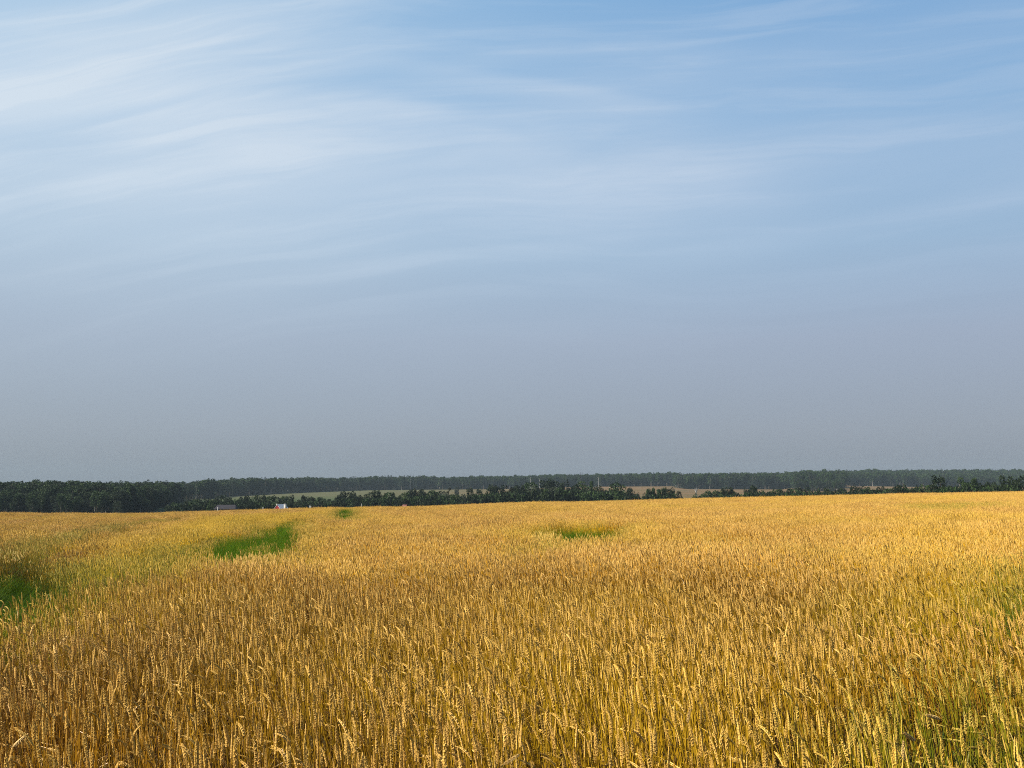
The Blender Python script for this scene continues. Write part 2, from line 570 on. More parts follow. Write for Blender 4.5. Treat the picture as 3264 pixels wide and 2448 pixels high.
def add_ear_fine(mb, base, axis, length, nod, mat, nodes=10, fat=1.0):
    ax = axis.normalized()
    hor = Vector((-1, 0, 0))
    p = Vector(base)
    twist = random.uniform(0, math.pi)
    step = length / nodes
    for i in range(nodes):
        t = i / (nodes - 1)
        a = (ax + hor * nod * t * t + Vector((0, 0, -0.15 * nod * t))).normalized()
        s0 = a.cross(Vector((math.sin(twist), math.cos(twist), 0))).normalized()
        s1 = a.cross(s0)
        w = fat * (0.62 + 0.55 * math.sin(math.pi * min(1, 0.18 + t * 0.78)))
        for sgn in (-1, 1):
            out = s0 * sgn
            c = p + out * 0.0034 * w + a * (step * 0.5 if sgn > 0 else 0)
            spikelet(mb, c + out * 0.001, (a + out * 0.30).normalized(), out, 0.0165, 0.0046 * w, 0.0040 * w, mat)
            if i % 2 == 0:
                f = s1 * sgn
                spikelet(mb, p + f * 0.0026 * w, (a + f * 0.22).normalized(), f, 0.0150, 0.0036 * w, 0.0034 * w, mat)
        p = p + a * step
    spikelet(mb, p + a * 0.004, a, s0, 0.018, 0.0032, 0.0030, mat)


def add_leaf(mb, p0, yaw, length, width, droop, mat, segs=5, up=0.9):
    d = Vector((math.cos(yaw), math.sin(yaw), 0))
    side = Vector((-math.sin(yaw), math.cos(yaw), 0.25)).normalized()
    pts, ws = [], []
    for i in range(segs + 1):
        t = i / segs
        pts.append(Vector(p0) + d * length * (0.25 * t + 0.55 * t * t) + Vector((0, 0, length * (up * t - droop * t * t))))
        ws.append(width * (1 - t) ** 0.7 * (0.6 + 0.4 * min(1, t * 4)) + 0.0003)
    mb.ribbon(pts, ws, side, mat)


def stalk_mesh(i):
    """one plant seen close: stem, spikelets in two ranks, dry blades"""
    mb = MB()
    h = random.uniform(0.70, 0.90)
    lean = random.choice([0.01, 0.03, 0.05, 0.04, 0.08, 0.02, 0.12]) if i % 10 else random.uniform(.14, .24)
    pts = stem_path(h, lean, 2.6, 7, wig=0.006)
    if i % 7 == 6:       # a broken stalk
        j = 5
        for q in range(j + 1, len(pts)):
            pts[q] = pts[j] + Vector((0.06 * (q - j), 0.02 * (q - j), 0.05 * (q - j) - 0.02 * (q - j) ** 2))
    mb.tube(pts, [0.0027, .0026, .0025, .0023, .0022, .0020, .0018, .0015], 4, 1, cap=False)
    add_ear_fine(mb, pts[-1], pts[-1] - pts[-2], random.uniform(0.066, 0.090), random.choice([0.0, 0.08, 0.15, 0.3]) if i % 10 else random.uniform(.7, 1.3), 0,
                 nodes=random.choice([9, 10, 11]), fat=random.uniform(0.72, 1.0))
    for q in range(random.choice([0, 1, 1, 2])):
        t = random.uniform(0.25, 0.72)
        k0 = int(t * 7)
        p = pts[k0].lerp(pts[k0 + 1], t * 7 - k0)
        add_leaf(mb, p, random.uniform(0, 6.28), random.uniform(0.12, 0.24), random.uniform(0.0028, 0.0050),
                 random.uniform(0.7, 1.7), 2)
    for q in range(random.choice([2, 3, 3])):      # dead lower leaves, added to darken the gaps
        t = random.uniform(0.10, 0.55)
        k0 = int(t * 7)
        p = pts[k0].lerp(pts[k0 + 1], t * 7 - k0)
        add_leaf(mb, p, random.uniform(0, 6.28), random.uniform(0.14, 0.26), random.uniform(0.004, 0.007), random.uniform(1.0, 2.0), 3, segs=4)
    return mb.mesh('wheat_plant_%02d' % i, [M_EAR, M_STEM, M_LEAF, M_DEAD])


PATCH = 0.72


def patch_mesh(i, count, loft=1.0):
    """a square of plants for the field beyond the first metres"""
    mb = MB()
    for q in range(count):
        ox, oy = random.uniform(-.5, .5) * PATCH * 1.1, random.uniform(-.5, .5) * PATCH * 1.1
        h = random.gauss(0.80, 0.085)
        lean = abs(random.gauss(0.07, 0.05))
        yaw = random.gauss(0.0, 0.7)
        pts = [p + Vector((ox, oy, 0)) for p in stem_path(h, lean, 2.4, 4, yaw)]
        mb.tube(pts, [.0021, .0020, .0018, .0015, .0013], 3, 1, cap=False)
        # ear: knobbly spindle
        ax = (pts[-1] - pts[-2]).normalized()
        L = random.uniform(0.075, 0.10)
        nod = random.uniform(0.0, 0.45)
        hd = Vector((-math.cos(yaw), -math.sin(yaw), -0.3))
        ep, er = [], []
        p = pts[-1].copy()
        rings = 7
        for s in range(rings + 1):
            t = s / rings
            prof = max(0.12, math.sin(math.pi * min(1, .12 + .86 * t)) ** 0.6)
            ep.append(p.copy())
            er.append(0.0064 * prof * (1.12 if s % 2 else 0.80))
            p = p + (ax + hd * nod * t * t * 0.8).normalized() * (L / rings)
        mb.tube(ep, er, 4, 0)
        if random.random() < 0.75:
            k0 = random.choice([1, 2, 2, 3])
            add_leaf(mb, pts[k0], random.uniform(0, 6.28), random.uniform(0.12, 0.24), random.uniform(.003, .005),
                     random.uniform(0.7, 1.6), 2, segs=3)
        add_leaf(mb, pts[random.choice([1, 2])], random.uniform(0, 6.28), random.uniform(0.14, 0.26), random.uniform(.004, .007),
                 random.uniform(1.0, 2.0), 3, segs=3)
    return mb.mesh('wheat_patch_%02d' % i, [M_EAR, M_STEM, M_LEAF, M_DEAD])


GP = 0.5


def grass_mesh(i, count):
    mb = MB()
    for q in range(count):
        ox, oy = random.uniform(-.55, .55) * GP, random.uniform(-.55, .55) * GP
        yaw = random.gauss(math.pi, 1.1)
        L = random.uniform(0.35, 0.68)
        add_leaf(mb, (ox, oy, 0), yaw, L, random.uniform(.0030, .0055), random.uniform(0.05, 0.55), 0, segs=5, up=random.uniform(0.85, 1.15))
    return mb.mesh('grass_patch_%02d' % i, [M_GRASS])


def library(name, meshes):
    c = bpy.data.collections.new(name)
    for me in meshes:
        o = bpy.data.objects.new(me.name, me)
        c.objects.link(o)
    return c


N_STALK, N_PATCH, N_GRASS = 20, 8, 5
stalks = [stalk_mesh(i) for i in range(N_STALK)]
patches = [patch_mesh(i, 145) for i in range(N_PATCH)]
LIB_WHEAT = library('wheat_library', [*patches, *stalks])      # names sort: wheat_patch.. < wheat_plant..
LIB_GRASS = library('grass_library', [grass_mesh(i, 190) for i in range(N_GRASS)])


def scatter(name, lib, pos, rot, scl, idx, attrs):
    """one 'stuff' object: points that carry copies of the library plants"""
    me = bpy.data.meshes.new(name)
    me.vertices.add(len(pos))
    me.vertices.foreach_set('co', np.asarray(pos, np.float32).ravel())
    def attr(nm, typ, data, key):
        a = me.attributes.new(nm, typ, 'POINT')
        a.data.foreach_set(key, np.asarray(data).ravel())
    attr('rot', 'FLOAT_VECTOR', np.asarray(rot, np.float32), 'vector')
    attr('scl', 'FLOAT_VECTOR', np.asarray(scl, np.float32), 'vector')
    attr('idx', 'INT', np.asarray(idx, np.int32), 'value')
    for kx, vx in attrs.items():
        attr(kx, 'FLOAT', np.asarray(vx, np.float32), 'value')
    o = obj(name, me)
    ng = bpy.data.node_groups.new(name, 'GeometryNodeTree')
    ng.interface.new_socket('Geometry', in_out='INPUT', socket_type='NodeSocketGeometry')
    ng.interface.new_socket('Geometry', in_out='OUTPUT', socket_type='NodeSocketGeometry')
    nn = ng.nodes
    gi, go = nn.new('NodeGroupInput'), nn.new('NodeGroupOutput')
    ci = nn.new('GeometryNodeCollectionInfo')
    ci.inputs['Collection'].default_value = lib
    ci.inputs['Separate Children'].default_value = True
    ci.inputs['Reset Children'].default_value = True
    iop = nn.new('GeometryNodeInstanceOnPoints')
    iop.inputs['Pick Instance'].default_value = True
    def named(nm, typ):
        q = nn.new('GeometryNodeInputNamedAttribute'); q.data_type = typ
        q.inputs['Name'].default_value = nm
        return q.outputs['Attribute']
    L = ng.links.new
    L(gi.outputs[0], iop.inputs['Points'])
    L(ci.outputs[0], iop.inputs['Instance'])
    L(named('idx', 'INT'), iop.inputs['Instance Index'])
    e2r = nn.new('FunctionNodeEulerToRotation')
    L(named('rot', 'FLOAT_VECTOR'), e2r.inputs[0])
    L(e2r.outputs[0], iop.inputs['Rotation'])
    L(named('scl', 'FLOAT_VECTOR'), iop.inputs['Scale'])
    L(iop.outputs[0], go.inputs[0])
    md = o.modifiers.new('scatter', 'NODES')
    md.node_group = ng
    return o


# ---- where the crop is thin, green, yellow or pressed down (read off the photo, laid on the field)
def field_poly(pix):
    return np.array([on_ears(*p) for p in pix])


def signed(poly, x, y):
    """distance to a polygon, negative inside"""
    x = np.asarray(x); y = np.asarray(y)
    d = np.full(x.shape, 1e9); inside = np.zeros(x.shape, bool)
    n0 = len(poly)
    for i in range(n0):
        ax, ay = poly[i]; bx, by = poly[(i + 1) % n0]
        ex, ey = bx - ax, by - ay
        t = np.clip(((x - ax) * ex + (y - ay) * ey) / (ex * ex + ey * ey + 1e-9), 0, 1)
        d = np.minimum(d, np.hypot(x - ax - t * ex, y - ay - t * ey))
        c = ((ay > y) != (by > y)) & (x < (bx - ax) * (y - ay) / ((by - ay) if by != ay else 1e-9) + ax)
        inside ^= c
    return np.where(inside, -d, d)


P_MAIN = field_poly([(650, 1766), (680, 1732), (730, 1706), (810, 1686), (880, 1664), (945, 1656), (972, 1680), (938, 1724), (918, 1764), (840, 1786), (720, 1784)])
P_SMALL = field_poly([(1722, 1692), (1775, 1676), (1880, 1670), (1985, 1672), (2005, 1690), (1930, 1712), (1830, 1722), (1770, 1712)])
P_FAR = field_poly([(1052, 1646), (1085, 1624), (1122, 1617), (1130, 1640), (1116, 1656)])
P_GAP = field_poly([(-250, 1990), (-250, 1770), (0, 1784), (150, 1798), (290, 1812), (420, 1822), (380, 1838), (280, 1850), (200, 1862), (120, 1880), (60, 1915), (0, 1950)])
T_UP = [(-150, 1800), (-60, 1775), (0, 1768), (110, 1757), (210, 1724), (300, 1700), (390, 1680), (520, 1657), (600, 1650)]
P_TRACK = field_poly(T_UP + [(px, py + 7 + 34 * min(1, (py - 1646) / 70)) for px, py in T_UP[::-1]])
_t = field_poly(T_UP); _o = np.argsort(_t[:, 0] / _t[:, 1])
T_U, T_D = (_t[:, 0] / _t[:, 1])[_o], _t[_o, 1]
P_YELLOW = field_poly([(190, 1800), (330, 1740), (480, 1690), (640, 1652), (900, 1640), (1060, 1632), (1010, 1655), (930, 1668), (800, 1700),
                       (690, 1735), (560, 1780), (330, 1800)])
P_WEEDY = field_poly([(-250, 1920), (-250, 1770), (0, 1772), (200, 1770), (400, 1745), (560, 1722), (690, 1705), (720, 1790), (620, 1812), (430, 1850), (280, 1890), (80, 1950)])
P_GREENISH = [field_poly([(2690, 2150), (3100, 2050), (3500, 2060), (3500, 2700), (2900, 2700), (2750, 2300)]),
              field_poly([(2300, 1900), (2800, 1850), (3400, 1830), (3400, 1960), (2600, 1960)]),
              field_poly([(3110, 1800), (3420, 1770), (3420, 1930), (3150, 1915)]),
              field_poly([(1640, 1738), (1750, 1715), (1800, 1735), (1730, 1765)]),
              field_poly([(2820, 1612), (3200, 1602), (3260, 1618), (2950, 1628)])]


def vnoise(x, y, s, seed):
    """smooth value noise on the field"""
    x = np.asarray(x) / s; y = np.asarray(y) / s
    xi = np.floor(x).astype(int); yi = np.floor(y).astype(int)
    fx = x - xi; fy = y - yi
    fx = fx * fx * (3 - 2 * fx); fy = fy * fy * (3 - 2 * fy)
    h = lambda a, b: np.modf(np.abs(np.sin(a * 127.1 + b * 311.7 + seed * 74.7) * 43758.5453))[0]
    return (h(xi, yi) * (1 - fx) + h(xi + 1, yi) * fx) * (1 - fy) + (h(xi, yi + 1) * (1 - fx) + h(xi + 1, yi + 1) * fx) * fy


def crop(x, y):
    """height factor, probability of wheat, green share, yellow share"""
    jit = (vnoise(x, y, 0.9, 3) - 0.5) * 0.9 + (vnoise(x, y, 0.3, 8) - 0.5) * 0.4
    H = 0.885 + 0.16 * vnoise(x, y, 2.7, 1) + 0.10 * vnoise(x, y, 0.8, 2)
    keep = np.ones_like(x)
    G = 0.16 * sstep(vnoise(x, y, 5.0, 5), 0.55, 0.9) + 0.05
    Y = 0.04 + 0.30 * sstep(vnoise(x, y, 9.0, 6), 0.4, 0.9)
    for P, soft, rag in ((P_MAIN, 1.6, 1.5), (P_SMALL, 1.2, .9), (P_FAR, 2.0, .6)):
        d = signed(P, x, y) + (jit + vnoise(x, y, 2.6, 31) - .6) * rag - .2
        keep = keep * np.maximum(sstep(d, -0.5, 0.3), 0.07)
        H = H * (0.78 + 0.22 * sstep(d, -1.0, soft * .5))
        G = np.maximum(G, 0.5 * (1 - sstep(d, -0.2, soft * .6)))
        Y = np.maximum(Y, 0.45 * (1 - sstep(d, 0.3, soft * 1.3)))
    d = signed(P_GAP, x, y) + jit * .8
    keep = keep * sstep(d, -0.25, 0.15); H = H * (0.75 + 0.25 * sstep(d, -0.8, 0.4))
    G = np.maximum(G, 0.75 * (1 - sstep(d, 0.0, 1.1)) * sstep(y, 13.0, 14.5))
    d = signed(P_TRACK, x, y) + jit * .6
    w = 1 - sstep(d, -0.5, 0.15)
    back = sstep(-d, 0.0, 3.5)
    keep = keep * (1 - w * (1.0 - 0.75 * back)); H = H * (1 - w * (0.50 - 0.33 * back))
    G = np.maximum(G, 0.22 * w); Y = np.maximum(Y, 0.7 * w)
    beyond = y > np.interp(x / np.maximum(y, 1), T_U, T_D) - 0.3      # the uncut face on the far side of the track
    G = np.maximum(G, 0.62 * (1 - sstep(d, 0.3, 2.2)) * sstep(d, -0.6, 0.0) * beyond)
    d = signed(P_WEEDY, x, y) + jit
    w = 1 - sstep(d, -0.9, 0.8)
    keep = keep * (1 - 0.25 * w); H = H * (1 - 0.12 * w); G = np.maximum(G, 0.52 * w); Y = np.maximum(Y, 0.9 * w)
    d = signed(P_YELLOW, x, y) + jit * 2
    w = 1 - sstep(d, -2.0, 1.5)
    Y = np.maximum(Y, 0.95 * w); H = H * (1 + 0.03 * w); G = np.maximum(G, 0.12 * w)
    for P, a in zip(P_GREENISH, (0.62, 0.36, 0.75, 0.6, 0.5)):
        d = signed(P, x, y) + jit
        w = 1 - sstep(d, -0.9, 1.0)
        G = np.maximum(G, a * w); Y = np.maximum(Y, 0.4 * w)
        keep = keep * (1 - 0.45 * a * w)
    return H, keep, G, Y


def wedge(r0, r1, dens, half):
    area = half * (r1 * r1 - r0 * r0)
    n0 = int(area * dens)
    r = np.sqrt(rng.uniform(r0 * r0, r1 * r1, n0))
    a = rng.uniform(-half, half, n0)
    return r * np.sin(a), r * np.cos(a)


R_FINE = 17.0
HALF = R(40)
fx, fy = wedge(1.6, R_FINE, 255, HALF)
# seed rows: draw the near plants into drill rows 12.5 cm apart, running away to the right
ROW = R(14)
rx = fx * math.cos(ROW) - fy * math.sin(ROW)
shift = (np.round(rx / 0.125) * 0.125 - rx) * 0.45
fx = fx + shift * math.cos(ROW); fy = fy - shift * math.sin(ROW)
H, keep, G, Y = crop(fx, fy)
thin = 0.30 + 0.85 * vnoise(fx, fy, 0.20, 9)
ok = rng.uniform(0, 1, len(fx)) < keep * thin
fx, fy, H, G, Y = fx[ok], fy[ok], H[ok], G[ok], Y[ok]
nf = len(fx)
wind = ((vnoise(fx, fy, 3.0, 12) - 0.35) * 0.13 + 0.02) * sstep(fy, 5, 13)
frot = np.column_stack([rng.normal(0, 0.05, nf), rng.normal(-0.02, 0.05, nf) - wind, rng.normal(0, 0.8, nf)])
fs = H * np.minimum(rng.normal(0.98, 0.11, nf), 1.17)
fscl = np.column_stack([rng.uniform(0.9, 1.15, nf), rng.uniform(0.9, 1.15, nf), fs])
fidx = N_PATCH + rng.integers(0, N_STALK, nf)

cell = PATCH * 0.98
gxs, gys = np.meshgrid(np.arange(-95, 95, cell), np.arange(6, 150, cell))
mx, my = gxs.ravel(), gys.ravel()
mx = mx + rng.uniform(-.12, .12, len(mx)); my = my + rng.uniform(-.12, .12, len(my))
rr = np.hypot(mx, my)
ok = (rr > R_FINE - 0.25) & (np.abs(np.arctan2(mx, my)) < HALF)
mx, my = mx[ok], my[ok]
H, keep, G2, Y2 = crop(mx, my)
ok = rng.uniform(0, 1, len(mx)) < keep
mx, my, H, G2, Y2 = mx[ok], my[ok], H[ok], G2[ok], Y2[ok]
nm = len(mx)
mrot = np.column_stack([rng.normal(0, .02, nm), -(vnoise(mx, my, 4.0, 12) - 0.3) * 0.13 - 0.06, rng.normal(0, 0.45, nm)])
mscl = np.column_stack([rng.uniform(0.95, 1.1, nm), rng.uniform(0.95, 1.1, nm), H * rng.normal(1, .03, nm)])
ax = np.concatenate([fx, mx]); ay = np.concatenate([fy, my])
wheat = scatter('wheat', LIB_WHEAT, np.column_stack([ax, ay, ground(ax, ay) - 0.01]), np.vstack([frot, mrot]), np.vstack([fscl, mscl]),
                np.concatenate([fidx, rng.integers(0, N_PATCH, nm)]),
                {'green': np.concatenate([G, G2]), 'yellow': np.concatenate([Y, Y2]), 'rnd': rng.uniform(0, 1, nf + nm)})
tag(wheat, 'ripe golden wheat crop standing across the whole field', 'wheat crop', kind='stuff')

# ---- grass where the crop failed
gx_, gy_, gs_, gyl, gdp = [], [], [], [], []
for P, hgt, yel, spc in ((P_MAIN, 1.36, 0.45, 0.27), (P_SMALL, 1.42, 0.7, 0.30), (P_FAR, 1.45, 0.3, 0.32), (P_GAP, 0.70, 0.4, 0.6),
                         (P_TRACK, 0.45, 1.0, 1.6), (P_WEEDY, 0.95, 0.85, 1.0)):
    x0, y0 = P.min(0) - 1; x1, y1 = P.max(0) + 1
    a, b = np.meshgrid(np.arange(x0, x1, spc), np.arange(max(y0, 6), y1, spc))
    a, b = a.ravel(), b.ravel()
    a = a + rng.uniform(-.15, .15, len(a)); b = b + rng.uniform(-.15, .15, len(b))
    rag = {id(P_MAIN): 1.5, id(P_SMALL): .9, id(P_FAR): .6}.get(id(P), 1.0)
    d = signed(P, a, b) + ((vnoise(a, b, 0.9, 3) - 0.5) * .9 + vnoise(a, b, 2.6, 31) - .6) * rag - .2
    ok = (d < 0.35) & (np.abs(np.arctan2(a, b)) < HALF)
    if P is P_WEEDY or P is P_TRACK:
        for Q in (P_MAIN, P_GAP):
            ok &= signed(Q, a, b) > 0.4
    gx_.append(a[ok]); gy_.append(b[ok])
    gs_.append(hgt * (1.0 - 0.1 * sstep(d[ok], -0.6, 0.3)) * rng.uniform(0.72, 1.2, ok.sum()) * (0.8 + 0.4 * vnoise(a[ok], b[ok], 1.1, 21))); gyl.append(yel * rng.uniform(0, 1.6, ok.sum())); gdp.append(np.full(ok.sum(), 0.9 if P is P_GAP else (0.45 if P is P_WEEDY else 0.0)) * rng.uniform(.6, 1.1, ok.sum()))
# weeds scattered low in the greener crop at the right and here and there elsewhere
a, b = wedge(2.0, 26, 3.0, HALF)
Hh, kk, gg, yy = crop(a, b)
ok = rng.uniform(0, 1, len(a)) < np.clip(gg * 1.3 - 0.12, 0, 1)
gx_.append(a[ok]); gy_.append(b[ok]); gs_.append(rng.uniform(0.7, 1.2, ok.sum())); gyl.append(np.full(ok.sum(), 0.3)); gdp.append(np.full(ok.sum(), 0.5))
a = np.concatenate(gx_); b = np.concatenate(gy_); s = np.concatenate(gs_)
ng_ = len(a)
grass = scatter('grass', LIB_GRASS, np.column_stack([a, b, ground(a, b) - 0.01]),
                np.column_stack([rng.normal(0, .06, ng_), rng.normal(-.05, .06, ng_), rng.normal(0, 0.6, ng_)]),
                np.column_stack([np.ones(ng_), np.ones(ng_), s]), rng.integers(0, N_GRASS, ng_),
                {'rnd': rng.uniform(0, 1, ng_), 'yellow': np.concatenate(gyl), 'low_shade': np.concatenate(gdp)})
tag(grass, 'fresh green grass growing in the gaps and hollows of the wheat', 'grass', kind='stuff')


# ------------------------------------------------------------------ trees
def leaf_quad(mb, c, size, mat=0, flat=0.0):
    nrm = Vector((random.gauss(0, 1), random.gauss(0, 1), random.gauss(0, 1) + flat)).normalized()
    a = nrm.orthogonal().normalized(); b = nrm.cross(a)
    w = random.uniform(0, 6.28)
    a, b = a * math.cos(w) + b * math.sin(w), b * math.cos(w) - a * math.sin(w)
    s = size * random.uniform(0.6, 1.3)
    c = Vector(c)
    mb.add([c - a * s, c - b * s * .55, c + a * s, c + b * s * .6 + nrm * s * .25], [(0, 1, 2, 3)], mat)


def lobes(shape):
    """crown masses (centre, radii) in a unit tree: height 1, half width about 0.32"""
    if shape == 'round':
        base = [((0, 0, .60), (.27, .27, .26))]
        for _ in range(9):
            a = random.uniform(0, 6.28); z = random.uniform(.28, .86)
            r = .24 * math.sqrt(max(.06, 1 - ((z - .55) / .48) ** 2))
            q = random.uniform(.09, .15)
            base.append(((math.cos(a) * r, math.sin(a) * r, z), (q, q, q * 1.05)))
    elif shape == 'oval':
        base = [((0, 0, .52), (.20, .20, .42)), ((0, 0, .3), (.24, .24, .25))]
        for _ in range(10):
            a = random.uniform(0, 6.28); z = random.uniform(.14, .9)
            r = .19 * math.sqrt(max(.08, 1 - ((z - .48) / .52) ** 2))
            q = random.uniform(.07, .12)
            base.append(((math.cos(a) * r, math.sin(a) * r, z), (q, q, q * 1.2)))
    elif shape == 'airy':
        base = []
        for _ in range(10):
            a = random.uniform(0, 6.28); z = random.uniform(.22, .93)
            r = random.uniform(.02, .24) * (1.1 - z * .6)
            q = random.uniform(.055, .11)
            base.append(((math.cos(a) * r, math.sin(a) * r, z), (q, q, q * 1.1)))
    elif shape == 'bush':
        base = [((0, 0, .35), (.36, .36, .40))]
        for _ in range(9):
            a = random.uniform(0, 6.28); z = random.uniform(.15, .85)
            r = .32 * math.sqrt(max(.05, 1 - (z - .2) ** 2 * 1.4))
            q = random.uniform(.10, .17)
            base.append(((math.cos(a) * r, math.sin(a) * r, z), (q, q, q)))
    elif shape == 'tall':       # forest broadleaf
        base = [((0, 0, .68), (.15, .15, .27))]
        for _ in range(8):
            a = random.uniform(0, 6.28); z = random.uniform(.36, .92)
            r = .13 * math.sqrt(max(.1, 1 - ((z - .66) / .4) ** 2))
            q = random.uniform(.06, .10)
            base.append(((math.cos(a) * r, math.sin(a) * r, z), (q, q, q * 1.2)))
    return base


def crown(mb, shape, leaves, size, mat=0):
    if shape in ('spruce', 'pine'):
        lo = .06 if shape == 'spruce' else .5
        whorls = 15 if shape == 'spruce' else 8
        for w in range(whorls):
            t = w / (whorls - 1)
            z = lo + (1 - lo) * t * .97
            rad0 = (.20 * (1 - t) ** .85 + .012) if shape == 'spruce' else .17 * math.sin(math.pi * min(.97, .25 + .7 * t)) + .02
            for q in range(max(4, int(leaves / whorls * (1.35 - .9 * t)))):
                a = random.uniform(0, 6.28); r = rad0 * math.sqrt(random.uniform(.05, 1.0)) * random.uniform(.75, 1.15)
                leaf_quad(mb, (math.cos(a) * r, math.sin(a) * r, z - r * .28 + random.uniform(-.02, .02)), size * (1.1 - .5 * t), mat, 1.2)
        leaf_quad(mb, (0, 0, .985), size * .5, mat)
        return
    ls = lobes(shape)
    wts = [l[1][0] * l[1][2] for l in ls]
    for _ in range(leaves):
        c, r = random.choices(ls, wts)[0]
        v = Vector((random.gauss(0, 1), random.gauss(0, 1), random.gauss(0, 1))).normalized()
        q = random.uniform(.45, 1.0) ** .5
        p = Vector((c[0] + v.x * r[0] * q, c[1] + v.y * r[1] * q, max(.03, c[2] + v.z * r[2] * q)))
        leaf_quad(mb, p, size, mat)


def fit(mb):
    """crown scaled so that its top is at 1 and its half width 0.5"""
    v = np.array(mb.v)
    zt = np.quantile(v[:, 2], .985); rt = np.quantile(np.hypot(v[:, 0], v[:, 1]), .96)
    v[:, 2] /= zt; v[:, :2] *= .5 / rt
    mb.v = [tuple(p) for p in v.tolist()]


def trunk(mb, shape, mat=0, r0=.018):
    top = {'round': .72, 'oval': .85, 'airy': .86, 'bush': .45, 'tall': .85, 'spruce': .97, 'pine': .95}[shape]
    pts = [(random.uniform(-.01, .01) * i, random.uniform(-.01, .01) * i, top * i / 5) for i in range(6)]
    mb.tube(pts, [r0 * (1.25 - i * .21) for i in range(6)], 6, mat)
    if shape in ('spruce',):
        return
    for _ in range(7):
        t = random.uniform(.3, .85)
        p = Vector(pts[int(t * 5)]).lerp(Vector(pts[min(5, int(t * 5) + 1)]), t * 5 % 1)
        a = random.uniform(0, 6.28); L = random.uniform(.10, .22) * (.6 if shape in ('tall', 'pine') else 1)
        q = p + Vector((math.cos(a) * L, math.sin(a) * L, L * random.uniform(.4, 1.0)))
        mid = p.lerp(q, .5) + Vector((0, 0, -.01))
        mb.tube([p, mid, q], [r0 * .5, r0 * .33, r0 * .12], 4, mat)


KINDS = {   # kind: (shape, leaf count, leaf size, foliage, bark, variants)
    'dark': ('round', 1500, .030, M_DARK, M_BARK, 4),
    'green': ('round', 1400, .030, M_MID, M_BARK, 3),
    'brown': ('airy', 900, .026, M_BROWN, M_BARK, 2),
    'oval': ('oval', 1900, .026, M_DARK, M_BARK, 2),
    'willow': ('round', 1500, .026, M_GREY, M_BIRCH, 2),
    'airy': ('airy', 800, .024, M_MID, M_BARK, 3),
    'conifer': ('spruce', 1300, .030, M_NEEDLE, M_BARK, 2),
    'bush': ('bush', 1100, .045, M_DARK, M_BARK, 3),
    'greenbush': ('bush', 1000, .045, M_MID, M_BARK, 3),
    'flower': ('bush', 1200, .036, M_MID, M_BARK, 1),
}
TREE = {}
for kd, (shape, nl, sz, fol, bark, nv) in KINDS.items():
    TREE[kd] = []
    for v in range(nv):
        c_, t_ = MB(), MB()
        crown(c_, shape, nl, sz)
        fit(c_)
        trunk(t_, shape, 0, .030)
        TREE[kd].append((c_.mesh(kd + '_crown', [fol]), t_.mesh(kd + '_trunk', [bark])))

